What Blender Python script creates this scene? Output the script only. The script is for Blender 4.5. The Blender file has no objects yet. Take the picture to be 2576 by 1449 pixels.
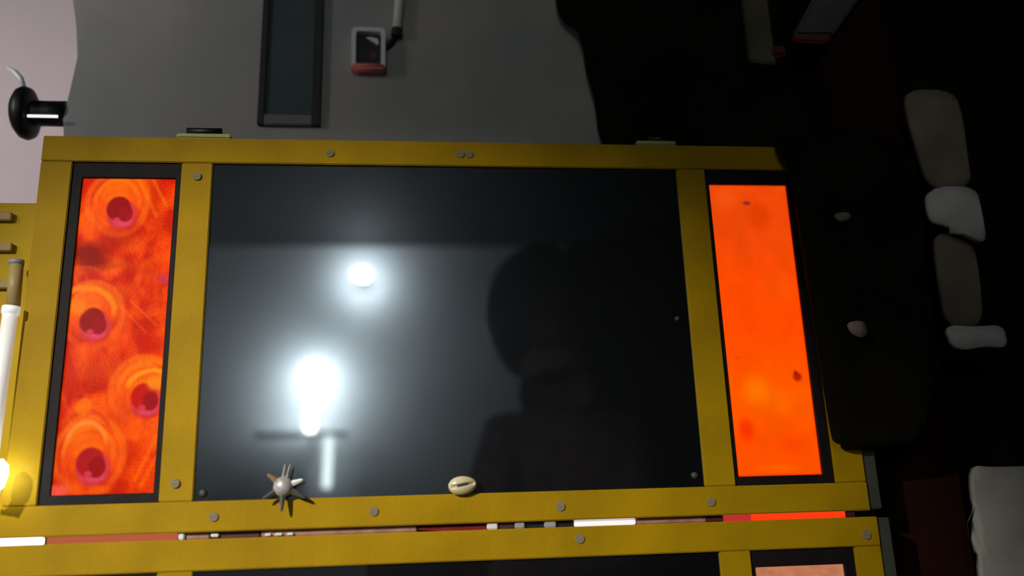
import bpy, bmesh, math, random
import numpy as np
from mathutils import Vector, Matrix, noise
random.seed(4)
C = bpy.context.scene.collection
SC = bpy.context.scene

# ------------------------------------------------------------------ camera
F = 2310.77
CP = (0.18356523, 0.37111102, -0.84292341)          # camera in door-plane coordinates (x right, down, in)
R3 = ((0.9932477587, 0.0351224876, -0.1105680815),
      (-0.0029219681, 0.9603421526, 0.2788089169),
      (0.1159756522, -0.2766032554, 0.9539603174))
H = 1.45                                             # height of the upper glass's top edge
def tow(p): return Vector((p[0], p[2], H - p[1]))
CW = tow(CP)
cam_d = bpy.data.cameras.new('camera'); cam = bpy.data.objects.new('camera', cam_d); C.objects.link(cam)
def dirw(r): return Vector((r[0], r[2], -r[1]))
right, up, back = dirw(R3[0]), -dirw(R3[1]), -dirw(R3[2])
m = Matrix((right, up, back)).transposed().to_4x4(); m.translation = CW
cam.matrix_world = m
cam_d.sensor_width = 36; cam_d.lens = 36 * F / 2576; cam_d.clip_start = 0.02
cam_d.dof.use_dof = True; cam_d.dof.focus_distance = 0.885; cam_d.dof.aperture_fstop = 2.2
SC.camera = cam
def at(u, v, y=0.0):                                 # a measured pixel, laid on the plane at depth y
    c = ((u - 1288) / F, (v - 724.5) / F, 1.0)
    d = Vector([sum(R3[k][i] * c[k] for k in range(3)) for i in range(3)])
    d = Vector((d[0], d[2], -d[1]))
    return CW + d * ((y - CW[1]) / d[1])

# ------------------------------------------------------------------ world, exposure, lights
w = bpy.data.worlds.new('world'); SC.world = w; w.use_nodes = True
bg = w.node_tree.nodes['Background']; bg.inputs[0].default_value = (0.5, 0.55, 0.65, 1); bg.inputs[1].default_value = 0.02
vs = SC.view_settings
vs.view_transform = 'Standard'; vs.look = 'None'; vs.exposure = 0.0; vs.gamma = 1.0; vs.use_curve_mapping = False

def light(name, kind, loc, energy, color=(1, 1, 1), target=None, **kw):
    d = bpy.data.lights.new(name, kind); d.energy = energy; d.color = color
    for k, v_ in kw.items(): setattr(d, k, v_)
    o = bpy.data.objects.new(name, d); C.objects.link(o); o.location = loc
    if target: o.rotation_euler = (Vector(target) - Vector(loc)).to_track_quat('-Z', 'Y').to_euler()
    return o
LHEAD = Vector((-1.10, -1.60, 1.90))
light('side_lamp_beam', 'SPOT', LHEAD, 195, (1.0, 0.97, 0.90), (0.14, 0, 1.06), spot_size=math.radians(26.5), spot_blend=1.0, shadow_soft_size=0.025)
light('lamp_side_fill', 'AREA', (-1.0, -0.55, 1.75), 1.35, (1.0, 0.93, 0.95), (-0.4, 0.5, 1.7), size=0.3, spread=math.radians(70))  # added fill to brighten the pinkish wall, no lamp stands there

# ------------------------------------------------------------------ helpers
def s2l(c):
    return tuple(((x / 255) / 12.92 if x / 255 <= .04045 else ((x / 255 + .055) / 1.055) ** 2.4) for x in c)
def mat(name, col, rough=0.5, metal=0.0, spec=0.5, var=0.0, vscale=20, bump=0.0, bscale=200, col2=None, coat=0.0, emit=None, estr=0, trans=0):
    M = bpy.data.materials.new(name); M.use_nodes = True
    nt = M.node_tree; b = nt.nodes['Principled BSDF']
    b.inputs['Roughness'].default_value = rough; b.inputs['Metallic'].default_value = metal
    b.inputs['Specular IOR Level'].default_value = spec; b.inputs['Coat Weight'].default_value = coat
    b.inputs['Transmission Weight'].default_value = trans
    b.inputs['Base Color'].default_value = (*col, 1)
    tc = nt.nodes.new('ShaderNodeTexCoord')
    if var or col2:
        n = nt.nodes.new('ShaderNodeTexNoise'); n.inputs['Scale'].default_value = vscale; n.inputs['Detail'].default_value = 4
        nt.links.new(tc.outputs['Object'], n.inputs['Vector'])
        mx = nt.nodes.new('ShaderNodeMix'); mx.data_type = 'RGBA'
        c2 = col2 if col2 else tuple(x * (1 - var) for x in col)
        mx.inputs['A'].default_value = (*col, 1); mx.inputs['B'].default_value = (*c2, 1)
        r = nt.nodes.new('ShaderNodeMapRange'); r.inputs['From Min'].default_value = .35; r.inputs['From Max'].default_value = .65
        nt.links.new(n.outputs['Fac'], r.inputs['Value']); nt.links.new(r.outputs['Result'], mx.inputs['Factor'])
        nt.links.new(mx.outputs['Result'], b.inputs['Base Color'])
    if bump:
        n2 = nt.nodes.new('ShaderNodeTexNoise'); n2.inputs['Scale'].default_value = bscale; n2.inputs['Detail'].default_value = 6
        nt.links.new(tc.outputs['Object'], n2.inputs['Vector'])
        bp = nt.nodes.new('ShaderNodeBump'); bp.inputs['Strength'].default_value = bump; bp.inputs['Distance'].default_value = .001
        nt.links.new(n2.outputs['Fac'], bp.inputs['Height']); nt.links.new(bp.outputs['Normal'], b.inputs['Normal'])
    if emit:
        b.inputs['Emission Color'].default_value = (*emit, 1); b.inputs['Emission Strength'].default_value = estr
    return M
M = {
 'yellow': mat('yellow_paint', (0.45, 0.262, 0.001), .6, spec=.12, var=.22, vscale=14, bump=.25, bscale=350),
 'rack': mat('rack_yellow_paint', (0.60, 0.38, 0.004), .6, spec=.15, var=.15, vscale=18, bump=.2),
 'black': mat('black_wood', (0.011, 0.0075, 0.008), .6, spec=.15, var=.3, vscale=60, bump=.2),
 'carcass': mat('carcass_grey', (0.06, 0.062, 0.045), .6, var=.3, vscale=25),
 'gap': mat('carcass_yellow', (0.35, 0.21, 0.01), .6),
 'screw': mat('screw_grey', (0.24, 0.20, 0.12), .6, spec=.2),
 'chrome': mat('dull_steel', (0.55, 0.53, 0.50), .4, metal=.25, var=.3, vscale=300),
 'board': mat('grey_board', (0.40, 0.37, 0.335), .8, spec=.15, col2=(0.30, 0.315, 0.30), vscale=7, bump=.4, bscale=120),
 'strip': mat('smoked_strip', (0.085, 0.105, 0.105), .7, spec=.1, col2=(0.06, 0.085, 0.085), vscale=9),
 'striptrim': mat('strip_trim', (0.05, 0.05, 0.052), .7, spec=.1),
 'pink': mat('pinkish_plaster', (0.70, 0.60, 0.60), .8, var=.08, vscale=4, bump=.3, bscale=60),
 'opp': mat('blue_grey_plaster', (0.86, 0.93, 0.97), .8, var=.12, vscale=2.5, bump=.3),
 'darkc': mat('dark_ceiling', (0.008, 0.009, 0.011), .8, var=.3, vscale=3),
 'floor': mat('floor_dark', (0.05, 0.045, 0.04), .5, var=.3, vscale=6),
 'blackcloth': mat('black_cloth', (0.013, 0.0105, 0.006), 1.0, spec=.05, var=.5, vscale=12, bump=.5, bscale=500),
 'browncloth': mat('dark_brown_cloth', (0.030, 0.012, 0.008), .9, var=.4, vscale=14, bump=.5, bscale=500),
 'knob': mat('black_rubber', (0.008, 0.010, 0.009), .45, var=.3, vscale=50),
 'whitepl': mat('white_plastic', (0.78, 0.78, 0.80), .35),
 'pipe': mat('pale_conduit', (0.95, 0.96, 0.86), .5, var=.12, vscale=80),
 'rim': mat('rim_grey_plastic', (0.80, 0.77, 0.79), .4),
 'greypl': mat('pale_grey_plastic', (0.36, 0.34, 0.35), .4),
 'redpl': mat('red_plastic', (0.85, 0.20, 0.15), .4),
 'redcloth': mat('red_ribbon', (0.42, 0.015, 0.015), .6, var=.3, vscale=200),
 'darkred': mat('dark_red_plastic', (0.07, 0.01, 0.012), .5),
 'pinkpl': mat('pinkish_wood', (0.42, 0.22, 0.15), .5, col2=(0.30, 0.14, 0.10), vscale=90),
 'shell': mat('shell_cream', (0.72, 0.66, 0.42), .22, col2=(0.62, 0.50, 0.28), vscale=90, coat=.6),
 'slit': mat('shell_slit', (0.03, 0.015, 0.005), .6),
 'palecloth': mat('pale_cloth', (0.92, 0.86, 0.83), .9, var=.25, vscale=16, bump=.5, bscale=400),
 'tan': mat('tan_cloth', (0.32, 0.25, 0.18), .9, var=.35, vscale=18, bump=.5, bscale=400),
 'batten': mat('batten_olive', (0.13, 0.11, 0.055), .7, var=.4, vscale=20),
 'brownwood': mat('dark_red_brown_wood', (0.026, 0.006, 0.003), .9, spec=.1, var=.4, vscale=12),
 'jacket': mat('navy_jacket', (0.42, 0.40, 0.50), .9, var=.3, vscale=20),
 'skin': mat('skin', (0.14, 0.08, 0.05), .5), 'hair': mat('black_hair', (0.006, 0.005, 0.005), .6),
 'jeans': mat('dark_jeans', (0.015, 0.018, 0.03), .9),
}
def emis(name, col, strength):
    m_ = bpy.data.materials.new(name); m_.use_nodes = True; nt = m_.node_tree; nt.nodes.clear()
    e = nt.nodes.new('ShaderNodeEmission'); o = nt.nodes.new('ShaderNodeOutputMaterial')
    e.inputs[0].default_value = (*col, 1); e.inputs[1].default_value = strength
    nt.links.new(e.outputs[0], o.inputs[0]); return m_
M['lamp'] = emis('lamp_white', (0.93, 1.0, 0.98), 95)
M['lamp2'] = emis('lamp_round_white', (0.95, 1.0, 0.97), 190)
M['tube'] = emis('tube_white', (0.95, 1.0, 0.95), 30)
M['tube2'] = emis('tube_dim_white', (0.92, 1.0, 0.93), 4.5)
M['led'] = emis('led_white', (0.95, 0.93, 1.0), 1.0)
M['ledhot'] = emis('led_hot_white', (0.92, 0.95, 1.0), 3.5)
M['orangeglow'] = emis('orange_acrylic_glow', s2l((255, 60, 20)), 1.0)
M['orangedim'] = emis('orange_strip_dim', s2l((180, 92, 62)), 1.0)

# dark reflective glass: a dim tinted mirror with a softer haze over a nearly black body
def glassmat():
    m_ = bpy.data.materials.new('dark_reflective_glass'); m_.use_nodes = True; nt = m_.node_tree; nt.nodes.clear()
    N = nt.nodes.new; L = nt.links.new
    o = N('ShaderNodeOutputMaterial'); g1 = N('ShaderNodeBsdfGlossy'); g2 = N('ShaderNodeBsdfGlossy'); g3 = N('ShaderNodeBsdfGlossy'); df = N('ShaderNodeBsdfDiffuse')
    g1.inputs['Color'].default_value = (.24, .258, .282, 1); g1.inputs['Roughness'].default_value = .07
    g2.inputs['Color'].default_value = (.013, .0142, .016, 1); g2.inputs['Roughness'].default_value = .22
    g3.inputs['Color'].default_value = (.0014, .0016, .0018, 1); g3.inputs['Roughness'].default_value = .40
    df.inputs['Color'].default_value = (.004, .0045, .005, 1)
    a1 = N('ShaderNodeAddShader'); a2 = N('ShaderNodeAddShader'); a3 = N('ShaderNodeAddShader')
    L(g1.outputs[0], a1.inputs[0]); L(g2.outputs[0], a1.inputs[1]); L(a1.outputs[0], a2.inputs[0]); L(df.outputs[0], a2.inputs[1])
    L(a2.outputs[0], a3.inputs[0]); L(g3.outputs[0], a3.inputs[1])
    tc = N('ShaderNodeTexCoord'); n = N('ShaderNodeTexNoise'); n.inputs['Scale'].default_value = 9; n.inputs['Detail'].default_value = 3
    mp = N('ShaderNodeMapping'); mp.inputs['Scale'].default_value = (1, 1, 3)
    L(tc.outputs['Object'], mp.inputs[0]); L(mp.outputs[0], n.inputs['Vector'])
    r = N('ShaderNodeMapRange'); r.inputs['To Min'].default_value = .018; r.inputs['To Max'].default_value = .034
    L(n.outputs['Fac'], r.inputs['Value']); L(r.outputs[0], g1.inputs['Roughness'])
    L(a3.outputs[0], o.inputs[0]); return m_
M['glass'] = glassmat()

def attrmat(name, strength=1.0, fine=0.0):
    m_ = bpy.data.materials.new(name); m_.use_nodes = True; nt = m_.node_tree; nt.nodes.clear()
    N = nt.nodes.new; L = nt.links.new
    o = N('ShaderNodeOutputMaterial'); e = N('ShaderNodeEmission'); a = N('ShaderNodeAttribute'); a.attribute_name = 'print'
    e.inputs[1].default_value = strength
    g = N('ShaderNodeBsdfGlossy'); g.inputs['Color'].default_value = (.004, .004, .004, 1); g.inputs['Roughness'].default_value = .3
    ad = N('ShaderNodeAddShader')
    L(a.outputs['Color'], e.inputs[0]); L(e.outputs[0], ad.inputs[0]); L(g.outputs[0], ad.inputs[1]); L(ad.outputs[0], o.inputs[0])
    return m_
M['print'] = attrmat('backlit_print')

def link(name, me, parent=None, m_=None, smooth=False):
    o = bpy.data.objects.new(name, me); C.objects.link(o)
    if parent:
        o.parent = parent; o.matrix_parent_inverse = Matrix.Identity(4)
        o.location = -parent['_w'] if '_w' in parent and False else (0, 0, 0)
    if m_: me.materials.append(m_)
    if smooth: me.polygons.foreach_set('use_smooth', [True] * len(me.polygons))
    return o
def tag(o, label=None, cat=None, group=None, kind=None):
    if label: o['label'] = label
    if cat: o['category'] = cat
    if group: o['group'] = group
    if kind: o['kind'] = kind
    return o
ORIG = {}
def thing(name, label, cat, loc=(0, 0, 0), group=None):
    o = bpy.data.objects.new(name, None); C.objects.link(o); o.location = loc; o.empty_display_size = .02
    ORIG[o.name] = Vector(loc)
    return tag(o, label, cat, group)
def put(name, bm, m_, parent=None, smooth=False):
    """bm in world coordinates; origin goes to the mesh centre"""
    bmesh.ops.recalc_face_normals(bm, faces=bm.faces)
    vs_ = [v.co for v in bm.verts]
    mn = Vector([min(v[i] for v in vs_) for i in range(3)]); mx = Vector([max(v[i] for v in vs_) for i in range(3)])
    c = (mn + mx) / 2
    bmesh.ops.translate(bm, verts=bm.verts, vec=-c)
    me = bpy.data.meshes.new(name); bm.to_mesh(me); bm.free()
    o = bpy.data.objects.new(name, me); C.objects.link(o); me.materials.append(m_)
    if smooth: me.polygons.foreach_set('use_smooth', [True] * len(me.polygons))
    if parent:
        o.parent = parent; ORIG[o.name] = c; o.location = c - ORIG[parent.name]
    else:
        o.location = c; ORIG[o.name] = c
    return o
def box(x0, x1, y0, y1, z0, z1, bev=0.0, seg=1, bm=None):
    b = bmesh.new()
    bmesh.ops.create_cube(b, size=1)
    for v in b.verts:
        v.co = Vector(((x0 + x1) / 2 + v.co.x * (x1 - x0), (y0 + y1) / 2 + v.co.y * (y1 - y0), (z0 + z1) / 2 + v.co.z * (z1 - z0)))
    if bev: bmesh.ops.bevel(b, geom=b.edges[:], offset=bev, segments=seg, affect='EDGES')
    if bm is None: return b
    me = bpy.data.meshes.new('t'); b.to_mesh(me); b.free(); bm.from_mesh(me); bpy.data.meshes.remove(me); return bm
def B(x0, x1, Y0, Y1, y0, y1, bev=.0008, seg=2, bm=None):   # Y measured downwards from the glass's top edge
    return box(x0, x1, y0, y1, H - Y1, H - Y0, bev, seg, bm)
def tube(pts, rad, n=12, caps=True, bm=None):
    b = bm or bmesh.new(); rings = []
    pts = [Vector(p) for p in pts]; rads = rad if isinstance(rad, (list, tuple)) else [rad] * len(pts)
    for i, p in enumerate(pts):
        t = (pts[min(i + 1, len(pts) - 1)] - pts[max(i - 1, 0)]).normalized()
        a = t.orthogonal().normalized() if i == 0 else (a - t * a.dot(t)).normalized()
        c = t.cross(a)
        rings.append([b.verts.new(p + (a * math.cos(2 * math.pi * k / n) + c * math.sin(2 * math.pi * k / n)) * rads[i]) for k in range(n)])
    for i in range(len(rings) - 1):
        for k in range(n): b.faces.new((rings[i][k], rings[i][(k + 1) % n], rings[i + 1][(k + 1) % n], rings[i + 1][k]))
    if caps: b.faces.new(rings[0]); b.faces.new(rings[-1])
    return b
def ball(c, r, sx=1, sy=1, sz=1, u=24, v=16):
    b = bmesh.new(); bmesh.ops.create_uvsphere(b, u_segments=u, v_segments=v, radius=r)
    for q in b.verts: q.co = Vector((q.co.x * sx + c[0], q.co.y * sy + c[1], q.co.z * sz + c[2]))
    return b
def ringframe(x0, x1, Y0, Y1, wl, wr, wt, wb, y0, y1):
    """one continuous rectangular border"""
    b = bmesh.new()
    o = [(x0, Y0), (x1, Y0), (x1, Y1), (x0, Y1)]; i = [(x0 + wl, Y0 + wt), (x1 - wr, Y0 + wt), (x1 - wr, Y1 - wb), (x0 + wl, Y1 - wb)]
    def vv(p, y): return b.verts.new((p[0], y, H - p[1]))
    of = [vv(p, y0) for p in o]; inf = [vv(p, y0) for p in i]; ob = [vv(p, y1) for p in o]; ib = [vv(p, y1) for p in i]
    for k in range(4):
        j = (k + 1) % 4
        b.faces.new((of[k], of[j], inf[j], inf[k])); b.faces.new((ob[k], ib[k], ib[j], ob[j]))
        b.faces.new((of[k], ob[k], ob[j], of[j])); b.faces.new((inf[k], inf[j], ib[j], ib[k]))
    bmesh.ops.recalc_face_normals(b, faces=b.faces)
    bmesh.ops.bevel(b, geom=b.edges[:], offset=.0005, segments=1, affect='EDGES')
    return b
def cloth(name, outline, y, thick, m_, label=None, cat=None, parent=None, amp=.006, freq=22, seed=0, group=None):
    """a hanging cloth: outline of (x, z) points at depth y, folds, real thickness, soft edges"""
    xs = [p[0] for p in outline]; zs = [p[1] for p in outline]
    def smooth_(pts, it=2):
        for _ in range(it):
            q = []
            for k in range(len(pts)):
                a, b_ = Vector(pts[k]), Vector(pts[(k + 1) % len(pts)])
                q += [a * .78 + b_ * .22, a * .22 + b_ * .78]
            pts = q
        return pts
    pts = smooth_([tuple(p) for p in outline])
    b = bmesh.new()
    f = b.faces.new([b.verts.new((p[0], y, p[1])) for p in pts])
    bmesh.ops.triangulate(b, faces=[f])
    for _ in range(5):
        long_e = [e for e in b.edges if e.calc_length() > max(.018, (max(xs) - min(xs)) / 26)]
        if not long_e: break
        bmesh.ops.subdivide_edges(b, edges=long_e, cuts=1); bmesh.ops.triangulate(b, faces=b.faces[:])
    for v in b.verts:
        n_ = noise.noise(Vector((v.co.x * freq + seed, seed, v.co.z * freq * .25)))
        v.co.y += amp * n_ + amp * .6 * math.sin(v.co.x * freq * 3 + seed + 2 * n_)
    r = bmesh.ops.solidify(b, geom=b.faces[:], thickness=thick)
    o = put(name, b, m_, parent, smooth=True)
    if label: tag(o, label, cat, group)
    return o
def struct(name, bm, m_): return tag(put(name, bm, m_), kind='structure')

# ------------------------------------------------------------------ the room
struct('floor', box(-2.0, 2.2, -3.2, 0.7, -0.1, 0.0), M['floor'])
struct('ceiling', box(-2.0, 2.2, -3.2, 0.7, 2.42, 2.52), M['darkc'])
struct('wall_back', box(-2.0, 2.2, 0.56, 0.66, 0.0, 2.42), M['pink'])
struct('wall_front', box(-2.0, 2.2, -3.2, -3.1, 0.0, 2.42), M['opp'])
struct('wall_left', box(-2.1, -2.0, -3.2, 0.7, 0.0, 2.42), M['opp'])
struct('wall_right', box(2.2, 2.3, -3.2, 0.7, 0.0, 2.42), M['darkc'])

# ------------------------------------------------------------------ grey board behind the cases, with its dark strip
bd = bmesh.new()
pts = [(-0.183, .90), (-0.183, 1.47), (-0.176, 1.50), (-0.182, 1.545), (-0.178, 1.58), (-0.174, 1.62), (-0.179, 1.66), (-0.187, 1.70), (-0.188, 2.05), (0.64, 2.05), (0.64, .90)]
fr = [bd.verts.new((x, .105, z)) for x, z in pts]; bk = [bd.verts.new((x, .125, z)) for x, z in pts]
bd.faces.new(fr); bd.faces.new(bk[::-1])
for k in range(len(pts)): bd.faces.new((fr[k], fr[(k + 1) % len(pts)], bk[(k + 1) % len(pts)], bk[k]))
gb = thing('grey_board', 'large matt grey board behind and above the yellow framed cases', 'board', (.37, .115, .90))
put('board_face', bd, M['board'], gb)
for x in (-.12, .58): put('support_post', box(x - .02, x + .02, .126, .166, 0.0, 2.0, .002), M['striptrim'], gb)
ds = thing('dark_strip', 'tall dark smoked strip set vertically in the grey board left of the small framed box', 'panel', (.06, .1, 1.54))
def quadprism(tl, tr, br, bl, y0, y1, bev=.0008):
    b = bmesh.new(); f_ = [b.verts.new((p[0], y0, p[1])) for p in (tl, tr, br, bl)]; k_ = [b.verts.new((p[0], y1, p[1])) for p in (tl, tr, br, bl)]
    b.faces.new(f_); b.faces.new(k_[::-1])
    for k in range(4): b.faces.new((f_[k], f_[(k + 1) % 4], k_[(k + 1) % 4], k_[k]))
    bmesh.ops.recalc_face_normals(b, faces=b.faces)
    bmesh.ops.bevel(b, geom=b.edges[:], offset=bev, segments=2, affect='EDGES'); return b
put('strip_face', quadprism((.032, 1.95), (.084, 1.95), (.082, 1.552), (.030, 1.552), .1015, .1052), M['strip'], ds)
put('side_trim', quadprism((.025, 1.95), (.032, 1.95), (.030, 1.54), (.023, 1.54), .098, .1052), M['striptrim'], ds)
put('side_trim', quadprism((.084, 1.95), (.093, 1.95), (.091, 1.54), (.082, 1.54), .098, .1052), M['striptrim'], ds)
tag(put('bottom_trim', quadprism((.030, 1.552), (.082, 1.552), (.082, 1.540), (.030, 1.540), .098, .1052), mat('strip_foot', (.17, .165, .165), .7), ds), 'greyer strip foot')

# small framed box with a red lower edge, and its pale conduit
bx = thing('framed_box', 'small grey-rimmed black box with a red lower edge on the grey board', 'switch', (.144, .1, 1.632))
x0, x1 = .1245, .1625; zt, zb = 1.659, 1.607
def rrect_ring(x0, x1, z0, z1, r, wdt, y0, y1):
    b = bmesh.new(); def_ = []
    def loop(x0, x1, z0, z1, r, y):
        out = []
        for cx, cz, a0 in ((x1 - r, z1 - r, 0), (x0 + r, z1 - r, 90), (x0 + r, z0 + r, 180), (x1 - r, z0 + r, 270)):
            for k in range(6):
                a = math.radians(a0 + k * 18); out.append(b.verts.new((cx + r * math.cos(a), y, cz + r * math.sin(a))))
        return out
    A = loop(x0, x1, z0, z1, r, y0); I = loop(x0 + wdt, x1 - wdt, z0 + wdt, z1 - wdt, r * .5, y0)
    A2 = loop(x0, x1, z0, z1, r, y1); I2 = loop(x0 + wdt, x1 - wdt, z0 + wdt, z1 - wdt, r * .5, y1); n = len(A)
    for k in range(n):
        j = (k + 1) % n
        b.faces.new((A[k], A[j], I[j], I[k])); b.faces.new((A2[k], I2[k], I2[j], A2[j])); b.faces.new((A[k], A2[k], A2[j], A[j])); b.faces.new((I[k], I[j], I2[j], I2[k]))
    return b
put('rim', rrect_ring(x0, x1, zb, zt, .005, .0050, .090, .105), M['rim'], bx)
put('black_face', box(x0 + .004, x1 - .004, .099, .1049, zb + .004, zt - .004), M['knob'], bx)
tag(put('lower_edge', box(x0, x1, .0885, .104, zb - .001, zb + .0065, .002, 3), M['redpl'], bx, True), 'red lower edge')
fl = bmesh.new()
P3 = [(.140, 1.6500), (.146, 1.6505), (.1535, 1.649), (.155, 1.643), (.153, 1.641), (.148, 1.645)]
a_ = [fl.verts.new((x, .0965, z)) for x, z in P3]; c_ = [fl.verts.new((x, .0992, z)) for x, z in P3]
fl.faces.new(a_); fl.faces.new(c_[::-1])
for k in range(6): fl.faces.new((a_[k], a_[(k + 1) % 6], c_[(k + 1) % 6], c_[k]))
tag(put('clip', fl, M['whitepl'], bx), 'small white curved clip')  # pale solid put in for the white highlight on the black face
put('screw', tube([(.1485, .0985, 1.628), (.1485, .0992, 1.628)], .0045, 14), mat('rust', (.12, .03, .02), .6), bx)
cd = thing('conduit', 'pale straight conduit pipe coming down to the small framed box', 'pipe', (.178, .1, 1.66))
put('pipe', tube([(.1755, .0975, 1.661), (.1815, .0975, 1.75), (.186, .0975, 2.0)], .0052, 16), M['pipe'], cd, True)
put('end_cap', tube([(.1750, .0975, 1.6535), (.1756, .0975, 1.662)], .0064, 16), M['striptrim'], cd, True)
put('cable', tube([(.1745, .099, 1.656), (.170, .1, 1.648), (.166, .1, 1.643), (.161, .1, 1.640)], .0030, 10), M['knob'], cd, True)

# black knob sticking out of the board's left edge, in front of the pinkish wall
kb = thing('mushroom_peg', 'black mushroom-shaped peg on the left edge of the grey board', 'peg', (-.184, .11, 1.557))
def lathe_x(prof, cy, cz, n=32):
    b = bmesh.new(); rs = []
    for x, r in prof: rs.append([b.verts.new((x, cy + r * math.cos(2 * math.pi * k / n), cz + r * math.sin(2 * math.pi * k / n))) for k in range(n)])
    for i in range(len(rs) - 1):
        for k in range(n): b.faces.new((rs[i][k], rs[i][(k + 1) % n], rs[i + 1][(k + 1) % n], rs[i + 1][k]))
    b.faces.new(rs[0]); b.faces.new(rs[-1]); return b
put('stem', lathe_x([(-.1825, .0140), (-.205, .0138), (-.216, .0145), (-.2225, .0160)], .115, 1.556), M['knob'], kb, True)
put('cap', lathe_x([(-.2150, .012), (-.2160, .021), (-.219, .0272), (-.2245, .0293), (-.2300, .0272), (-.2350, .0205), (-.2375, .012), (-.2385, .004)], .115, 1.556), M['knob'], kb, True)
tag(put('rod', tube([(-.2140, .0940, 1.5425), (-.1835, .0940, 1.5425)], .0016, 10), M['led'], kb, True), 'thin bright white rod under the stem')  # the rod is no lamp, its white gloss is put in as emission
p0 = at(20, 172, .115); p1 = at(38, 182, .115); p2 = at(52, 198, .115); p3 = at(60, 220, .115)
tag(put('white_wire', tube([p0, p1, p2, p3], [.0028, .0034, .0034, .0024], 10), mat('glossy_white', (.9, .9, .95), .25), None, True),
    'short curved white wire rising from the black mushroom-shaped peg', 'wire')

# ------------------------------------------------------------------ backlit prints
def printed(name, x0, x1, Y0, Y1, y, nx, ny, func, parent, jag=0):
    u = np.linspace(0, 1, nx + 1); v = np.linspace(0, 1, ny + 1); U, V = np.meshgrid(u, v)
    X = x0 + (x1 - x0) * U; Y = Y0 + (Y1 - Y0) * V
    col = func((X - x0), (Y - Y0), x1 - x0, Y1 - Y0)
    if jag:
        s = (np.abs(((V * 46 + .3 * np.sin(V * 37)) % 1) - .2)) * jag * (.3 + .7 * V)
        X = X + (U < 1e-6) * (s - jag * .4); s2 = (np.abs(((V * 31) % 1) - .3)) * jag * .8
        X = X + (U > 1 - 1e-6) * (-s2 + jag * .3)
    n = (nx + 1) * (ny + 1)
    cx, cz = (x0 + x1) / 2, H - (Y0 + Y1) / 2
    co = np.stack([X.ravel() - cx, np.zeros(n), H - Y.ravel() - cz], 1)
    nb = n
    # back plate corners give the sheet thickness
    idx = np.arange(n).reshape(ny + 1, nx + 1)
    q = np.stack([idx[:-1, :-1].ravel(), idx[1:, :-1].ravel(), idx[1:, 1:].ravel(), idx[:-1, 1:].ravel()], 1)
    bo = [(x0 - cx, .002, H - Y0 - cz), (x1 - cx, .002, H - Y0 - cz), (x1 - cx, .002, H - Y1 - cz), (x0 - cx, .002, H - Y1 - cz)]
    c0 = [idx[0, 0], idx[0, -1], idx[-1, -1], idx[-1, 0]]
    faces = q.tolist() + [[n, n + 1, n + 2, n + 3]]
    faces += [[int(c0[k]), n + k, n + (k + 1) % 4, int(c0[(k + 1) % 4])] for k in range(4)]
    me = bpy.data.meshes.new(name); me.from_pydata(co.tolist() + bo, [], faces); me.update()
    at_ = me.color_attributes.new('print', 'FLOAT_COLOR', 'POINT')
    srgb = np.clip(col, 0, 255) / 255; lin = np.where(srgb <= .04045, srgb / 12.92, ((srgb + .055) / 1.055) ** 2.4)
    full = np.ones((n + 4, 4)); full[:n, :3] = lin.reshape(-1, 3); full[n:, :3] = 0
    at_.data.foreach_set('color', full.astype(np.float32).ravel())
    me.materials.append(M['print'])
    o = bpy.data.objects.new(name, me); C.objects.link(o); o.parent = parent; o.location = Vector((cx, y, cz)) - ORIG[parent.name]
    return o
def vnoise(x, y, seed=0):
    r = np.random.RandomState(seed); g = r.rand(64, 64)
    xi = np.floor(x).astype(int); yi = np.floor(y).astype(int); fx = x - xi; fy = y - yi
    fx = fx * fx * (3 - 2 * fx); fy = fy * fy * (3 - 2 * fy)
    a = g[yi % 64, xi % 64]; b = g[yi % 64, (xi + 1) % 64]; c = g[(yi + 1) % 64, xi % 64]; d = g[(yi + 1) % 64, (xi + 1) % 64]
    return (a * (1 - fx) + b * fx) * (1 - fy) + (c * (1 - fx) + d * fx) * fy
def fbm(x, y, seed=0): return (vnoise(x, y, seed) + .5 * vnoise(2 * x, 2 * y, seed + 1) + .25 * vnoise(4 * x, 4 * y, seed + 2)) / 1.75
def sm(a, b, x): t = np.clip((x - a) / (b - a), 0, 1); return t * t * (3 - 2 * t)
def mixc(c, col, a): return c * (1 - a[..., None]) + np.array(col, float) * a[..., None]
FX0, FY0 = -.1198, .0155
def fm(u, v):
    p = at(u, v, .006); return p.x - FX0, (H - p.z) - FY0
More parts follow.
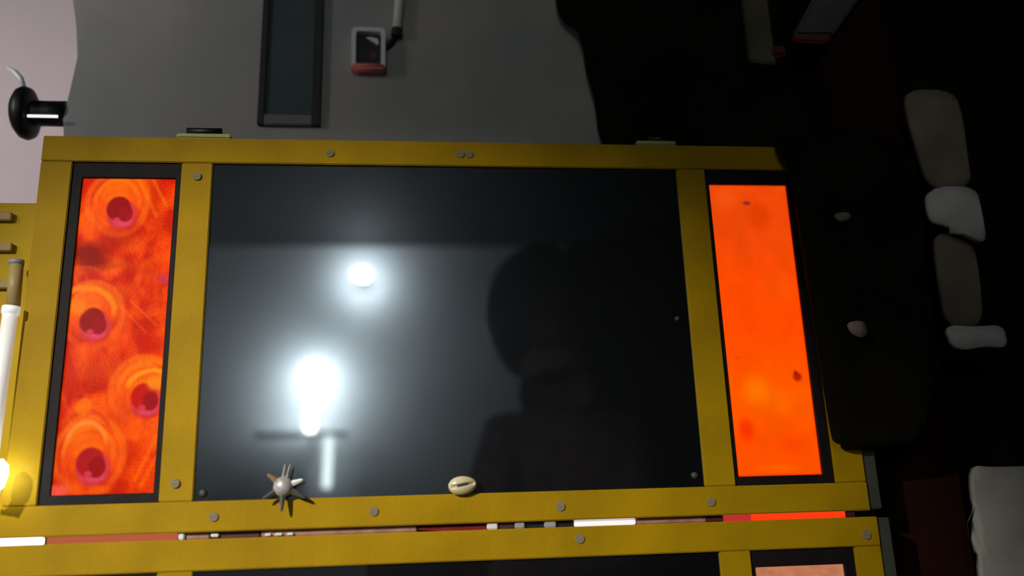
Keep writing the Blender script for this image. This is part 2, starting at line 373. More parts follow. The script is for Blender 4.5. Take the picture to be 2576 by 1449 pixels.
def feathers(X, Y, Wd, Hd):
    c = np.zeros(X.shape + (3,)) + np.array([236, 62, 2.])
    n = fbm(X * 60, Y * 45, 3); c = mixc(c, (204, 34, 2), sm(.45, .7, n)); c = mixc(c, (255, 92, 4), sm(.5, .25, n) * .8)
    def patch(u, v, rx, ry, col, a, soft=.6, rot=0):
        nonlocal c
        cx, cy = fm(u, v); dx = (X - cx) * 2850; dy = (Y - cy) * 2720
        cr, sr = math.cos(rot), math.sin(rot); ex = (dx * cr + dy * sr) / rx; ey = (-dx * sr + dy * cr) / ry
        d = np.sqrt(ex ** 2 + ey ** 2); c = mixc(c, col, a * sm(1.0, 1 - soft, d))
    def ring(u, v, rx, ry, wd, col, a, top=None, rot=0):
        nonlocal c
        cx, cy = fm(u, v); dx = (X - cx) * 2850; dy = (Y - cy) * 2720
        cr, sr = math.cos(rot), math.sin(rot); ex = (dx * cr + dy * sr) / rx; ey = (-dx * sr + dy * cr) / ry
        d = np.abs(np.sqrt(ex ** 2 + ey ** 2) - 1) * min(rx, ry); al = a * sm(wd, wd * .2, d)
        if top is not None: al = al * sm(top + .35, top - .2, ey)
        c = mixc(c, col, al)
    # wide colour fields
    patch(225, 640, 75, 45, (138, 18, 0), .95, .8); patch(300, 600, 70, 40, (170, 28, 0), .6, .8); patch(240, 665, 70, 28, (140, 18, 2), .8, .8)
    patch(222, 480, 28, 70, (214, 26, 0), .8, .7); patch(350, 480, 70, 90, (255, 90, 0), .7, .9); patch(420, 480, 22, 45, (225, 40, 0), .7, .8)
    patch(380, 870, 55, 40, (206, 28, 2), .8, .8); patch(250, 930, 110, 50, (220, 60, 12), .7, .8); patch(310, 1040, 45, 60, (214, 46, 8), .6, .8)
    patch(300, 740, 60, 40, (226, 62, 6), .7, .8); patch(410, 640, 30, 90, (250, 66, 0), .6, .8); patch(360, 1190, 60, 80, (255, 78, 0), .7, .8)
    patch(330, 1130, 34, 26, (214, 52, 0), .7, .8)
    # feather barbs fanning out of each eye
    for k, (u, v) in enumerate(((305, 537), (238, 822), (365, 1015), (232, 1178))):
        cx, cy = fm(u, v); th = np.arctan2(Y - cy, X - cx); rr = np.hypot(X - cx, Y - cy) * 2800
        near = np.minimum.reduce([np.hypot(X - fm(*q)[0], Y - fm(*q)[1]) for q in ((305, 537), (238, 822), (365, 1015), (232, 1178))]) * 2800; b = (near > rr - 1) * np.sin(th * 70 + rr * .05 + 3 * vnoise(rr * .03 + 9, th * 3 + 9, 11 + k)); al = .030 * sm(60, 110, rr) * sm(230, 120, rr)
        c = c * (1 + (b * al)[..., None])
    c = c * (1 + (.05 * sm(.35, .0, X / Wd) * np.sin(Y * 2200 + X * 900 + 2 * n))[..., None])
    def eye(u, v, s, lean=0.0, core=(150, 16, 14), br=(255, 118, 10)):
        patch(u - 4 * s, v - 28 * s, 82 * s, 88 * s, (255, 84, 0), .85, .55)
        ring(u - 6 * s, v - 22 * s, 78 * s, 82 * s, 13 * s, (255, 112, 16), .6, .6)
        patch(u - 10 * s, v - 46 * s, 50 * s, 42 * s, (255, 108, 2), .85, .6)
        ring(u - 8 * s, v - 14 * s, 58 * s, 72 * s, 9 * s, br, .75, -.1)
        ring(u, v + 4 * s, 62 * s, 60 * s, 12 * s, (246, 84, 16), .5)
        patch(u + 6 * s, v + 26 * s, 42 * s, 28 * s, (206, 20, 6), .75, .5)
        patch(u + 4 * s, v + 8 * s, 46 * s, 46 * s, (214, 56, 66), .9, .25, lean)
        patch(u + 7 * s, v + 26 * s, 30 * s, 18 * s, (226, 70, 96), .9, .5)
        patch(u - 3 * s, v - 6 * s, 35 * s, 37 * s, core, .97, .22)
        patch(u + 14 * s, v + 6 * s, 22 * s, 27 * s, (158, 18, 22), .95, .3)
        patch(u - 8 * s, v + 22 * s, 13 * s, 10 * s, (220, 66, 84), .8, .6)
    eye(303, 533, 1.0); eye(236, 815, 1.0); eye(366, 1006, 1.0, core=(196, 22, 12)); eye(231, 1172, 1.06, core=(176, 24, 28))
    # bright arches over the lower eyes
    ring(214, 790, 76, 66, 12, (255, 134, 14), .8, -.1); patch(195, 775, 34, 30, (255, 122, 4), .9, .7)
    ring(384, 985, 62, 50, 9, (255, 150, 24), .9, -.3); patch(392, 965, 32, 28, (255, 140, 20), .9, .7); ring(376, 990, 82, 78, 10, (255, 120, 8), .6, -.1, .2)
    ring(216, 1135, 50, 66, 8, (255, 140, 50), .85, -.35); ring(214, 1125, 66, 84, 7, (216, 54, 14), .6, -.5); patch(212, 1026, 26, 28, (255, 112, 4), .85, .5)
    patch(414, 703, 26, 20, (216, 52, 70), .95, .6); ring(400, 705, 52, 58, 14, (255, 96, 4), .3, .9)
    patch(300, 668, 42, 16, (216, 74, 16), .6, .8); ring(290, 700, 100, 30, 10, (206, 64, 14), .35, .0)
    ring(205, 722, 70, 50, 8, (240, 74, 30), .4, -.4)
    patch(140, 1238, 50, 22, (250, 92, 80), .8, .7); patch(250, 1235, 40, 16, (255, 96, 0), .7, .7)
    # thin bright quills on the right
    for (ua, va, ub, vb, wd, al) in ((385, 450, 420, 520, 5, .5), (350, 450, 395, 545, 6, .4), (340, 1210, 395, 1100, 5, .4), (355, 1225, 395, 1150, 5, .4), (330, 760, 395, 820, 4, .35), (300, 770, 370, 840, 4, .3)):
        ax, ay = fm(ua, va); bx_, by = fm(ub, vb); dx, dy = bx_ - ax, by - ay; t = np.clip(((X - ax) * dx + (Y - ay) * dy) / (dx * dx + dy * dy), 0, 1)
        d = np.hypot(X - ax - t * dx, Y - ay - t * dy) * 2800; c = mixc(c, (255, 124, 12), al * sm(wd * 1.6, 0, d))
    g = fbm(X * 700, Y * 260, 21); c = c * (.93 + .14 * g)[..., None]
    e = np.minimum(np.minimum(X, Wd - X), np.minimum(Y, Hd - Y)) * 2800
    return c * (.55 + .45 * sm(0, 4, e))[..., None]
GX0, GY0 = .4934, .0155
def gm(u, v):
    p = at(u, v, .006); return p.x - GX0, (H - p.z) - GY0
def plain(X, Y, Wd, Hd):
    v = Y / Hd
    c = np.zeros(X.shape + (3,)) + np.array([238, 72, 8.])
    c = mixc(c, (255, 74, 0), sm(.15, .45, v)); c = mixc(c, (255, 96, 0), sm(.5, .75, v) * .6); c = mixc(c, (255, 78, 0), sm(.78, .9, v) * .8)
    def patch(u, v_, rx, ry, col, a, soft=.7):
        nonlocal c
        cx, cy = gm(u, v_); d = np.hypot((X - cx) * 2500 / rx, (Y - cy) * 2480 / ry); c = mixc(c, col, a * sm(1.0, 1 - soft, d))
    patch(1910, 545, 45, 70, (222, 58, 0), .7, .9); patch(1825, 505, 45, 50, (240, 90, 20), .6, .9); patch(1960, 470, 25, 30, (240, 88, 20), .5, .9)
    patch(1960, 720, 60, 60, (255, 90, 10), .35); patch(1905, 985, 55, 55, (255, 122, 0), .8, .9); patch(1960, 1010, 70, 50, (255, 108, 0), .5, .9)
    patch(1880, 1085, 28, 42, (252, 50, 0), .9, .8); patch(1990, 1120, 60, 40, (255, 66, 0), .5, .9); patch(1960, 1180, 90, 14, (255, 100, 0), .6, .8)
    patch(1880, 513, 14, 8, (110, 40, 60), .85, .7); patch(2008, 950, 15, 15, (176, 30, 0), .95, .6); patch(2003, 940, 7, 8, (150, 24, 0), .8, .6); patch(1857, 902, 9, 5, (240, 60, 0), .7, .7)
    n = fbm(X * 70, Y * 60, 31); c = c * (.95 + .10 * n)[..., None]
    e = np.minimum(np.minimum(X, Wd - X), np.minimum(Y, Hd - Y)) * 2500
    return mixc(c, (190, 22, 0), .8 * sm(6, 0, e))
def dusk(X, Y, Wd, Hd):
    c = np.zeros(X.shape + (3,)) + np.array([188, 118, 84.])
    c = mixc(c, (196, 96, 66), sm(.012, .022, Y)); l = .5 + .5 * np.sin(Y * 500 + 6 * vnoise(X * 80, Y * 30, 5))
    c = mixc(c, (226, 44, 22), .8 * sm(.010, .016, Y - (.1 - X) * .04) * l); n = fbm(X * 120, Y * 400, 7)
    return c * (.9 + .2 * n)[..., None]
def dusk_left(X, Y, Wd, Hd): return dusk(Wd - X, Y, Wd, Hd)

# ------------------------------------------------------------------ the two yellow framed cases
YT, YB = -.0259, .3447
def screw(parent, x, Y, r=.0042, y=-.0012, name='screw'):
    b = tube([(x, y, H - Y), (x, y + .0026, H - Y)], [r, r * 1.08], 16)
    box(x - r * .8, x + r * .8, y - .0003, y + .0004, H - Y - r * .13, H - Y + r * .13, 0, 1, b)
    return put(name, b, M['screw'], parent)
def build_case(root, YT, YB, gT, gB, oL, lS, lM, gL, gR, rM, rS, oR, funcs):
    """rails and stiles in yellow, glass in the middle, a backlit print in a black border on each side"""
    put('rail', B(oL, oR, YT, gT, 0, .018), M['yellow'], root)
    put('rail', B(oL, oR, gB, YB, 0, .018), M['yellow'], root)
    for a, b in ((oL, lS), (lM, gL), (gR, rM), (rS, oR)):
        put('stile', B(a, b, gT + .0003, gB - .0003, .0006, .018), M['yellow'], root)
    put('glass', B(gL - .002, gR + .002, gT - .002, gB + .002, .0035, .0075), M['glass'], root)
    for (a, b, wl, wr, f, jag) in ((lS, lM, .0092, .0052, funcs[0], .0011), (rM, rS, .0041, .0106, funcs[1], 0)):
        put('black_border', ringframe(a + .0002, b - .0002, gT + .0002, gB - .0002, wl, wr, .0150, .0082, .003, .012), M['black'], root)
        o = printed('backlit_picture', a + wl - .0006, b - wr + .0006, gT + .0146, gB - .0080, .0062, 130 if jag else 70, 430 if jag else 240, f, root, jag)
        o['label'] = 'glowing orange red picture with peacock feather eyes' if f is feathers else ('plain glowing orange panel with a few dark specks' if f is plain else 'dim pinkish picture with red streaks')
    cb = bmesh.new()
    B(oL + .002, oR - .002, YT + .002, YT + .012, .0182, .078, .0008, 1, cb); B(oL + .002, oR - .002, YB - .012, YB - .002, .0182, .078, .0008, 1, cb)
    B(oL + .002, oL + .012, YT + .0122, YB - .0122, .0182, .078, .0008, 1, cb); B(oR - .012, oR - .002, YT + .0122, YB - .0122, .0182, .078, .0008, 1, cb)
    B(oL + .013, oR - .013, YT + .013, YB - .013, .072, .078, .0008, 1, cb)
    put('case_body', cb, M['carcass'], root)
    put('side_trim', B(oR + .0004, oR + .0135, YT + .001, YB - .001, .003, .060, .001), M['carcass'], root)
upper = thing('display_case', 'upper yellow framed case with dark glass between two glowing orange panels', 'case', (.23, .05, H - .3447))
build_case(upper, YT, YB, 0.0, .3188, -.1575, -.129, -.0288, 0.0, .46, .4893, .5873, .6172, (feathers, plain))
lower = thing('display_case', 'lower yellow framed case, mostly cut off by the bottom of the picture', 'case', (.23, .05, H - .72))
build_case(lower, .3506, .7206, .3768, .6950, -.1640, -.1330, -.0260, .0035, .4675, .4965, .5966, .6225, (dusk_left, dusk))
# gravity: a plinth carries the lower case
tag(put('plinth', B(-.16, .61, .7212, 1.45, .02, .078, .002), M['carcass']), 'dark plinth under the lower yellow case', 'plinth')
for u, v in ((830, 385), (1158, 387), (495, 443), (537, 1300), (940, 1286), (1410, 1274), (1789, 1262), (440, 1216), (1180, 388)):
    p = at(u, v, -.0006); screw(upper, p.x, H - p.z, .0040)
for u, v in ((1458, 1355), (2180, 1345)):
    p = at(u, v, -.0006); screw(lower, p.x, H - p.z, .0042)
for u, v, r in ((511, 1241, .0038), (1748, 1196, .0036), (1704, 802, .0026)):
    p = at(u, v, .003); o = put('glass_stud', tube([(p.x, .0012, p.z), (p.x, .0036, p.z)], [r * .6, r], 14), M['carcass'], upper, True)
# hinges on the top edge of the upper case
for (ua, ub, ud0, ud1, v) in ((452, 588, 482, 568, 336), (1592, 1690, 1620, 1672, 352)):
    a, b = at(ua, v, .012), at(ub, v, .012); z0 = H - YT
    h = put('hinge', box(a.x, b.x, -.001, .030, z0 - .0006, z0 + .0046, .0012, 2), mat('hinge_pale_yellow', (.45, .42, .14), .6, spec=.2), upper)
    d0, d1 = at(ud0, v, .02), at(ud1, v, .02)
    tag(put('hinge_pin', tube([(d0.x, .002, z0 + .0076), (d1.x, .002, z0 + .0076)], .0036, 12), M['knob'], h, True), 'dark hinge pin')

# ------------------------------------------------------------------ what shows in the narrow gap between the two cases
def gapY(x): return .3447 + .0002, .3506 - .0002
def gap_item(name, u0, u1, m_, label, cat, y0=.004, y1=.012, hgt=1.0, seg=2, group=None, drop=0.0):
    a, b = at(u0, 1345, y0).x, at(u1, 1320, y0).x
    mid = (.3447 + .3506) / 2 + drop; hh = (.0059 * hgt) / 2
    o = put(name, B(a, b, mid - hh, mid + hh, y0, y1, min(.0008, hh * .4), seg), m_)
    return tag(o, label, cat, group)
gap_item('light_strip', -60, 107, M['ledhot'], 'bright white light strip in the gap at the far left', 'light', .003)
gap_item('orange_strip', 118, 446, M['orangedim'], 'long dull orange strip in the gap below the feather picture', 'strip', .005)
gap_item('plastic_clip', 449, 465, M['whitepl'], 'whitish clip in the gap at the end of the dull orange strip', 'clip', .003)
gap_item('wood_spacer', 467, 528, M['pinkpl'], 'short brownish spacer in the gap right of the first whitish clip', 'spacer', .006)
gap_item('foil_piece', 530, 551, M['whitepl'], 'small white slanting foil piece in the gap, left of the dark block', 'foil', .004, hgt=.5)
gap_item('dark_block', 553, 655, M['darkred'], 'dark maroon block in the gap left of the metal starburst', 'block', .007)
gap_item('wood_strip', 657, 1048, M['pinkpl'], 'long pinkish brown strip in the gap under the metal starburst', 'strip', .006)
for (u0, u1), wd_ in (((666, 682), 'leftmost'), ((692, 710), 'middle'), ((722, 738), 'rightmost')):
    gap_item('bead', u0, u1, M['whitepl'], wd_ + ' of the three tiny white beads in the gap below the metal starburst', 'bead', .003, .006, .35, 2, 'white beads in the gap', .001)
# red ribbon: a twisted band
rb = bmesh.new(); a, b = at(1052, 1335, .008).x, at(1226, 1325, .008).x; rows = []
for k in range(33):
    t = k / 32; x = a + (b - a) * t; tw = .5 * math.sin(t * 7); hh = .0029 * (.35 + .65 * min(1, t * 3)); zc = H - .34765
    rows.append([rb.verts.new((x, .008 - .002 * math.sin(tw), zc + hh * math.cos(tw))), rb.verts.new((x, .0065, zc)), rb.verts.new((x, .008 + .002 * math.sin(tw), zc - hh * math.cos(tw)))])
for k in range(32):
    for j in range(2): rb.faces.new((rows[k][j], rows[k + 1][j], rows[k + 1][j + 1], rows[k][j + 1]))
bmesh.ops.solidify(rb, geom=rb.faces[:], thickness=.0005)
tag(put('ribbon', rb, M['redcloth'], None, True), 'dark red twisted ribbon in the gap below the cowrie shell', 'ribbon')
gap_item('plastic_clip', 1226, 1252, M['whitepl'], 'white clip in the gap just right of the red ribbon', 'clip', .003)
gap_item('dark_block', 1255, 1293, M['darkred'], 'dark red block in the gap between the white clip and a grey clip', 'block', .006)
gap_item('plastic_clip', 1296, 1320, M['greypl'], 'pale grey clip in the gap, second one right of the red ribbon', 'clip', .003)
gap_item('dark_block', 1322, 1368, M['knob'], 'black block in the gap between two pale grey clips', 'block', .007)
gap_item('plastic_clip', 1371, 1399, M['greypl'], 'pale grey clip in the gap, nearest the long white light strip', 'clip', .003)
gap_item('dark_block', 1401, 1444, M['knob'], 'black block in the gap touching the long white light strip', 'block', .007)
gap_item('light_strip', 1447, 1600, mat('white_strip', (.85, .83, .85), .4, emit=(.9, .85, .9), estr=.45), 'soft white light strip in the gap right of the cowrie shell', 'light', .004)
gap_item('wood_strip', 1603, 1778, M['pinkpl'], 'dim brown strip in the gap right of the soft white light strip', 'strip', .006)
gap_item('dark_block', 1780, 1822, M['darkred'], 'dark red block in the gap left of the glowing red strip', 'block', .006)
gap_item('red_strip', 1825, 1893, emis('pink_red_glow', s2l((190, 48, 44)), 1.0), 'short pinkish red strip in the gap beside the glowing red strip', 'strip', .005)
gap_item('glowing_strip', 1895, 2132, M['orangeglow'], 'glowing orange red strip at the right end of the gap', 'light', .004)
gap_item('end_cap', 2134, 2156, M['darkred'], 'dark end cap of the gap, right of the glowing red strip', 'cap', .003)

# ------------------------------------------------------------------ metal starburst and cowrie shell
sc = at(713, 1224, -.006)
st = thing('metal_starburst', 'dull metal starburst with a round hub and thin spikes on the dark glass', 'ornament', sc)
hb = ball(sc, .0088, 1, .75, 1, 24, 16)
for v in hb.verts: v.co += (v.co - sc).normalized() * .0004 * noise.noise(v.co * 500)
put('hub', hb, M['chrome'], st, True)
put('stud', tube([(sc.x, .0034, sc.z), (sc.x, sc.y, sc.z)], .003, 12), M['chrome'], st, True)
spk = [(672, 1192, 'copper'), (718, 1166, ''), (731, 1167, ''), (762, 1206, 'bright'), (660, 1256, 'dark'), (768, 1253, 'dark'), (708, 1287, 'dark')]
MS = {'copper': mat('copper_tint', (.42, .28, .15), .4, metal=.2), '': M['chrome'], 'bright': mat('bright_steel', (.95, .93, .88), .3, metal=.1), 'dark': mat('dark_steel', (.10, .09, .075), .45, metal=.2)}  # bright and dark steel are one metal, light and shade put into the colour
for u, v, k in spk:
    e = at(u, v, -.010); d = (e - sc); n_ = Vector((0, 1, 0)); s_ = d.cross(n_).normalized()
    b = bmesh.new(); secs = []
    for t, wd, th in ((.20, .0030, .0018), (.6, .0022, .0014), (.92, .0013, .0008), (1.0, .0003, .0003)):
        c0 = sc + d * t
        if u == 718: c0 = c0 + Vector((-.0012 * (1 - t), 0, 0))
        if u == 731: c0 = c0 + Vector((.0014 * (1 - t), 0, 0))
        if u in (718, 731): wd *= .6
        secs.append([b.verts.new(c0 + s_ * wd * i + Vector((0, th * j, 0))) for i, j in ((-1, 0), (0, -1), (1, 0), (0, 1))])
    for i in range(3):
        for j in range(4): b.faces.new((secs[i][j], secs[i][(j + 1) % 4], secs[i + 1][(j + 1) % 4], secs[i + 1][j]))
    b.faces.new(secs[0]); b.faces.new(secs[-1])
    o = put('spike', b, MS[k], st)
    if k == 'copper': o['label'] = 'copper coloured spike'
    if k == 'bright': o['label'] = 'brightly lit spike'
cc = at(1164, 1221, -.0035)
cow = thing('cowrie_shell', 'cream cowrie shell with a dark slit lying at the foot of the dark glass', 'shell', cc)
b = bmesh.new(); bmesh.ops.create_uvsphere(b, u_segments=72, v_segments=48, radius=1)
for v in b.verts:
    p = v.co.copy(); x, y, z = p.x, p.y, p.z      # y = towards/away from glass; front is -y
    wdt = 1.0 - .10 * x
    X, Z, Y = x * .0128, z * .0083 * wdt, y * .0062
    if y < 0:
        zc = z - .06 * math.sin(x * 2.2)
        g = math.exp(-(zc / .13) ** 2) * max(0, 1 - (abs(x) / .86) ** 6)
        teeth = .5 + .5 * math.cos(x * 34)
        g2 = math.exp(-(zc / .30) ** 2) * max(0, 1 - (abs(x) / .8) ** 4) * teeth
        Y += g * .0034 + g2 * .0005
    v.co = Vector((X, Y, Z))
rot = Matrix.Rotation(math.radians(-5), 4, 'Y')
for v in b.verts: v.co = rot @ v.co + cc
put('shell_body', b, M['shell'], cow, True)
b = bmesh.new(); bmesh.ops.create_uvsphere(b, u_segments=24, v_segments=12, radius=1)
for v in b.verts: v.co = rot @ Vector((v.co.x * .0052 - .0004, v.co.y * .0010 - .0036, v.co.z * .0011 + .0004 * math.sin(v.co.x * 2))) + cc
tag(put('slit', b, M['slit'], cow, True), 'dark narrow slit of the shell')

# ------------------------------------------------------------------ left: another yellow rack with grey slats, tubes and a lamp
rk = thing('yellow_rack', 'yellow panel with faint grey slats at the left edge of the picture', 'rack', (-.32, .03, .9))
zt_ = at(30, 510, .03).z
put('rack_panel', box(-.50, -.1655, .03, .045, .62, zt_, .001), M['rack'], rk)
for v in (545, 622, 716):
    a = at(-40, v, .027); b_ = at(32, v, .027)
    put('slat', box(-.47, b_.x, .024, .0298, a.z - .0042, a.z + .0042, .001), mat('slat_greyish', (.42, .30, .12), .6, spec=.2), rk)
put('rack_post', box(-.48, -.46, .045, .1, .0, zt_, .001), M['rack'], rk)
put('rack_post', box(-.24, -.22, .046, .1, .0, zt_, .001), M['rack'], rk)
gt = thing('grey_tube', 'dull yellowish tube with a pale cap standing against the yellow rack', 'tube', at(35, 765, .01))
put('tube_body', tube([at(33, 768, .012), at(42, 662, .012)], .0060, 16), mat('grey_tube', (.46, .34, .14), .4, spec=.3), gt, True)
tag(put('cap', tube([at(41, 666, .012), at(42, 655, .012)], .0066, 16), M['greypl'], gt, True), 'pale cap')
wt = thing('white_tube', 'bright white tube with a square cap leaning at the left edge of the picture', 'tube', at(-20, 1100, .0))
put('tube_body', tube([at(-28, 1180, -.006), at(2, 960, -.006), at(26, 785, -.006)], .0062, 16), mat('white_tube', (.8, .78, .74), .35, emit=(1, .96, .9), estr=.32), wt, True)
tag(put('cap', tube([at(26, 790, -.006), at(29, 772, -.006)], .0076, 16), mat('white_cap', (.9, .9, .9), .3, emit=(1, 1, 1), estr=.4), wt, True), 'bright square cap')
lp = thing('small_lamp', 'small blown-out white lamp cut by the left edge near the bottom', 'lamp', at(-10, 1190, -.02))
put('bulb', tube([at(-14, 1235, -.02), at(-12, 1222, -.02), at(-3, 1190, -.02), at(0, 1172, -.02), at(-2, 1158, -.02)], [.003, .0065, .0070, .0062, .003], 16), emis('bulb_white', (.88, .94, 1.0), 16), lp, True)
put('bulb_socket', tube([at(-30, 1262, -.02), at(-14, 1233, -.02)], .0055, 14), M['whitepl'], lp, True)
put('arm', tube([at(-30, 1262, -.02), at(-60, 1270, -.005), at(-70, 1270, .031)], .002, 10), M['whitepl'], lp, True)

# ------------------------------------------------------------------ right: dark sheets standing in for shadow, pale bundles
def W(u, v, y): p = at(u, v, y); return (p.x, p.z)
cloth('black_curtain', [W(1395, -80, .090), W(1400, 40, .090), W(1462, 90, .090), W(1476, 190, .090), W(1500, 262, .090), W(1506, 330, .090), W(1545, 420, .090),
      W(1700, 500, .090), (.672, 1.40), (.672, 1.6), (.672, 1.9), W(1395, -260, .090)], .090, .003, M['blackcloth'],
      'black curtain hanging over the right part of the grey board', 'curtain', amp=.004, freq=18, seed=3)  # black sheet put in for the shadow across the board's right side
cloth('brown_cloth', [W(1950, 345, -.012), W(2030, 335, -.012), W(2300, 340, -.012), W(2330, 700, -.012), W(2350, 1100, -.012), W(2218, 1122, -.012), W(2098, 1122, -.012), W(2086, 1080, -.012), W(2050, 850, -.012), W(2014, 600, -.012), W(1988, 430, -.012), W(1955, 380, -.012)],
      -.011, .003, M['blackcloth'], 'very dark cloth hanging over the right stile of the upper yellow case', 'cloth', amp=.002, freq=16, seed=8)  # dark sheet put in for the shadow over the outer right stile
put_post = quadprism((.662, 2.05), (.745, 2.05), (.745, 0.0), (.662, 0.0), .05, .08, .003)
tag(put('brown_post', put_post, M['brownwood']), 'tall dark reddish brown post right of the yellow cases', 'post')
YR = .30
tag(put('black_hanging', box(.76, 1.6, .10, .12, 0.0, 2.1, .003), M['blackcloth']), 'plain black hanging screen behind the pale cloths on the right', 'screen')
def bundle(name, pix, y, th, m_, label, cat, seed, amp=.005):
    return cloth(name, [W(u, v, y) for u, v in pix], y, th, m_, label, cat, amp=amp * .6, freq=12, seed=seed)
bundle('cloth_bundle', [(2268, 232), (2392, 238), (2412, 300), (2425, 400), (2436, 478), (2330, 482), (2300, 380), (2278, 300)], .03, .008, M['tan'], 'brownish grey hanging cloth at the upper right, above the pale folded one', 'cloth', 1)
bundle('cloth_bundle', [(2316, 480), (2448, 474), (2462, 540), (2474, 615), (2440, 604), (2370, 572), (2330, 565)], .02, .008, M['palecloth'], 'pale grey folded cloth, the brightest patch on the right side', 'cloth', 2)
bundle('cloth_bundle', [(2340, 582), (2440, 612), (2456, 700), (2466, 825), (2372, 828), (2352, 700)], .035, .008, M['tan'], 'dim brown hanging cloth between the two paler cloths on the right', 'cloth', 5)
bundle('cloth_bundle', [(2370, 820), (2440, 826), (2512, 822), (2524, 880), (2470, 874), (2420, 884), (2386, 872)], .02, .008, M['palecloth'], 'small pale grey cloth, just below the dim brown hanging cloth', 'cloth', 7)
bundle('grey_sack', [(2428, 1172), (2480, 1178), (2640, 1172), (2660, 1520), (2462, 1520), (2446, 1330)], .02, .008, mat('sack_grey', (.55, .51, .44), .9, var=.25, vscale=16, bump=.4), 'large grey sack in the lower right corner', 'sack', 9)
bundle('cloth_scrap', [(2126, 812), (2168, 808), (2180, 840), (2166, 852), (2140, 842)], -.022, .004, M['tan'], 'tiny pale scrap of cloth right of the plain orange panel', 'cloth', 12, .0008)
bundle('cloth_scrap', [(2092, 540), (2130, 536), (2138, 552), (2110, 562)], -.022, .004, M['tan'], 'tiny dim scrap of cloth above the other scrap on the dark cloth', 'cloth', 13, .0008)
tag(put('wooden_batten', quadprism(W(1858, -60, .07), W(1918, -60, .07), W(1948, 168, .07), W(1884, 160, .07), .064, .075, .002), M['batten']), 'dim olive batten hanging down at the top edge, right of centre', 'batten')
sl = bmesh.new()
ss = thing('grey_strap', 'slanting greyish strap with a red end at the top right', 'strap', at(2060, 60, .03))
o = quadprism(W(2075, -60, .03), W(2200, -60, .03), W(2092, 92, .03), W(1992, 92, .03), .026, .034, .003); put('strap_band', o, mat('strap_grey', (.12, .10, .10), .8, var=.3), ss)
tag(put('strap_end', quadprism(W(1990, 93, .03), W(2092, 93, .03), W(2078, 112, .03), W(1994, 110, .03), .025, .034, .002), mat('strap_red', (.16, .012, .010), .7), ss), 'red end of the strap')
tag(put('red_tab', quadprism(W(1938, 118, .03), W(1976, 116, .03), W(1972, 144, .03), W(1944, 146, .03), .026, .033, .003), mat('tab_red', (.13, .010, .010), .7)), 'small dark red tab beside the slanting strap', 'tab')

# ------------------------------------------------------------------ behind the camera: what the dark glass mirrors
fl_ = thing('standing_lamp', 'standing lamp with a bright white head on a white glowing tube', 'lamp', (-.2, -2.95, 0))
put('lamp_head', ball((-.193, -2.97, 1.832), .036, 1.1, .7, 1), M['lamp'], fl_, True)
put('glow_tube', tube([(-.193, -2.98, 1.80), (-.203, -2.98, 1.575)], .017, 16), M['tube'], fl_, True)
put('shelf', box(-.42, -.05, -3.05, -2.9, 1.562, 1.572, .002), M['whitepl'], fl_)
put('lower_tube', tube([(-.125, -2.98, 1.555), (-.132, -2.98, 1.355)], .017, 16), M['tube2'], fl_, True)
put('post', tube([(-.2, -3.05, .02), (-.2, -3.05, 1.80)], .008, 12), M['whitepl'], fl_, True)
put('foot', tube([(-.2, -2.96, .0), (-.2, -2.96, .02)], .12, 24), M['striptrim'], fl_, True)
wl = thing('wall_lamp', 'round white lamp high on the blue grey wall', 'lamp', (0, -3.05, 2.26))
put('globe', ball((.0, -3.0, 2.255), .026, 1.1, .8, .8), M['lamp2'], wl, True)
put('bracket', tube([(.0, -3.10, 2.255), (.0, -3.03, 2.255)], .02, 12), M['striptrim'], wl, True)

hs = cloth('dark_curtain', [(.70, 2.40), (1.9, 2.40), (1.9, .9), (.78, .9), (.74, 1.6)], -2.9, .01, M['blackcloth'], 'dark curtain in the corner behind the camera', 'curtain', amp=.02, freq=8, seed=21)  # added out of view to keep the reflection beside the head black
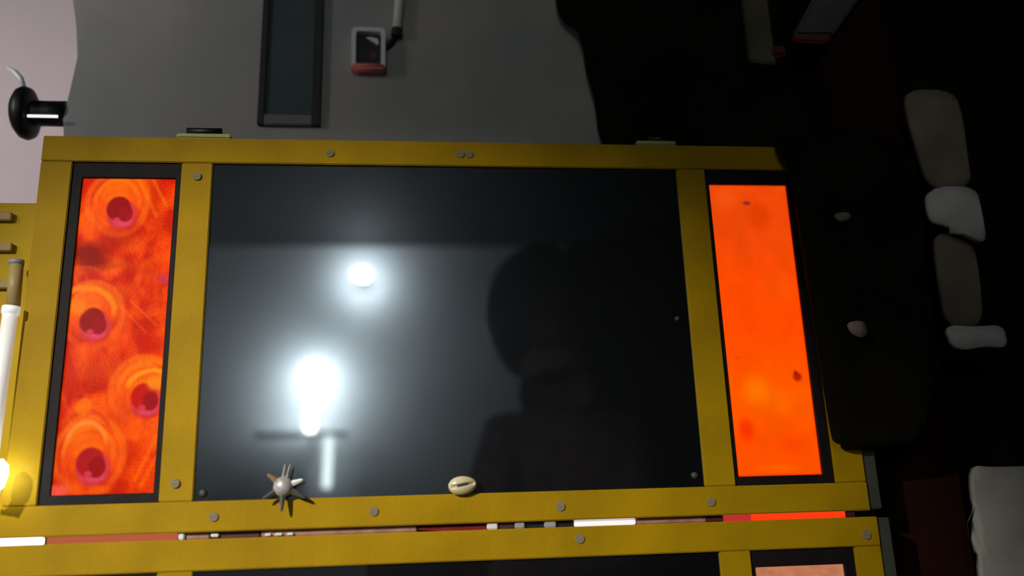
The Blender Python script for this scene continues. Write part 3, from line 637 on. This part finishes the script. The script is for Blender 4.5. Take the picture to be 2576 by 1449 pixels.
# the photographer, dark against the lit wall
def person():
    root = thing('person', 'person in a grey jacket and dark jeans holding up a phone', 'person', (.58, -1.38, 0))
    V = {'pelvis': (.60, -1.42, .95), 'belly': (.60, -1.42, 1.08), 'chest': (.58, -1.40, 1.25), 'neck': (.56, -1.37, 1.40), 'head0': (.54, -1.34, 1.50), 'head1': (.54, -1.35, 1.64), 'head2': (.54, -1.36, 1.73),
         'shl': (.41, -1.36, 1.335), 'ell': (.34, -1.22, 1.08), 'wrl': (.235, -.98, 1.05), 'shr': (.74, -1.40, 1.335), 'elr': (.68, -1.20, 1.07), 'wrr': (.33, -.96, 1.03),
         'hil': (.51, -1.42, .90), 'knl': (.49, -1.38, .50), 'anl': (.48, -1.43, .09), 'tol': (.47, -1.28, .035),
         'hir': (.69, -1.42, .90), 'knr': (.71, -1.38, .50), 'anr': (.72, -1.43, .09), 'tor': (.73, -1.28, .035)}
    R = {'pelvis': .15, 'belly': .135, 'chest': .155, 'neck': .058, 'head0': .080, 'head1': .118, 'head2': .105, 'shl': .075, 'ell': .048, 'wrl': .033, 'shr': .075, 'elr': .048, 'wrr': .033,
         'hil': .09, 'knl': .058, 'anl': .042, 'tol': .038, 'hir': .09, 'knr': .058, 'anr': .042, 'tor': .038}
    E = [('pelvis', 'belly'), ('belly', 'chest'), ('chest', 'neck'), ('neck', 'head0'), ('head0', 'head1'), ('head1', 'head2'), ('chest', 'shl'), ('shl', 'ell'), ('ell', 'wrl'), ('chest', 'shr'), ('shr', 'elr'), ('elr', 'wrr'),
         ('pelvis', 'hil'), ('hil', 'knl'), ('knl', 'anl'), ('anl', 'tol'), ('pelvis', 'hir'), ('hir', 'knr'), ('knr', 'anr'), ('anr', 'tor')]
    def skin(name, V, R, E, m_, rootk, parent, lv=2):
        ks = list(V); me = bpy.data.meshes.new(name); me.from_pydata([Vector(V[k]) - ORIG[root.name] for k in ks], [(ks.index(a), ks.index(b)) for a, b in E], [])
        o = bpy.data.objects.new(name, me); C.objects.link(o); o.parent = parent
        md = o.modifiers.new('skin', 'SKIN'); md.use_smooth_shade = True
        for i, k in enumerate(ks):
            sv = me.skin_vertices[0].data[i]; sv.radius = (R[k], R[k]); sv.use_root = (k == rootk)
        s = o.modifiers.new('sub', 'SUBSURF'); s.levels = s.render_levels = lv
        me.materials.append(m_); return o
    skin('body', V, R, E, M['jacket'], 'pelvis', root)
    put('hair', ball((.53, -1.375, 1.655), .150, 1.0, .9, 1.2), M['hair'], root, True)
    fc = ball((.54, -1.315, 1.61), .088, .92, .95, 1.28)
    for v in fc.verts:
        q = v.co - Vector((.54, -1.315, 1.61))
        if q.y > .04: v.co.y += .022 * math.exp(-(q.x / .012) ** 2 - ((q.z + .01) / .022) ** 2) - .006 * math.exp(-((abs(q.x) - .032) / .012) ** 2 - ((q.z - .015) / .010) ** 2)
    put('face', fc, M['skin'], root, True)
    for sx in (-1, 1):
        put('eye', ball((.54 + sx * .031, -1.237, 1.625), .011), M['knob'], root, True)
        put('ear', ball((.54 + sx * .088, -1.335, 1.615), .026, .4, .6, 1.1), M['skin'], root, True)
    for wx, s in ((.235, -1), (.33, 1)):
        wr = Vector(V['wrl'] if s < 0 else V['wrr']); tip = Vector((.13 if s < 0 else .245, -.875, 1.07))
        hv = {'w': wr, 'p': wr.lerp(tip, .45)}; hr = {'w': .026, 'p': .034}; he = [('w', 'p')]
        for k in range(4):
            a = hv['p'] + Vector((0, .0, .024 - .016 * k)); b = a + (tip - wr) * (.30 - .02 * abs(k - 1)); c = b + Vector((-s * .012, .02, 0))
            hv[f'a{k}'], hv[f'b{k}'], hv[f'c{k}'] = a, b, c; hr[f'a{k}'] = .010; hr[f'b{k}'] = .0088; hr[f'c{k}'] = .0075; he += [('p', f'a{k}'), (f'a{k}', f'b{k}'), (f'b{k}', f'c{k}')]
        t = hv['w'].lerp(tip, .25) + Vector((0, -.01, .034)); t2 = t + (tip - wr) * .28 + Vector((0, 0, .012)); hv['t'], hv['u'] = t, t2; hr['t'] = .011; hr['u'] = .009; he += [('p', 't'), ('t', 'u')]
        skin('hand', hv, hr, he, M['skin'], 'p', root, 2)
person()
phb = thing('phone', 'dark phone held up by the person in the grey jacket', 'phone', (.19, -.872, 1.06))
put('phone_body', box(.115, .262, -.874, -.866, 1.02, 1.092, .003, 3), M['knob'], phb)
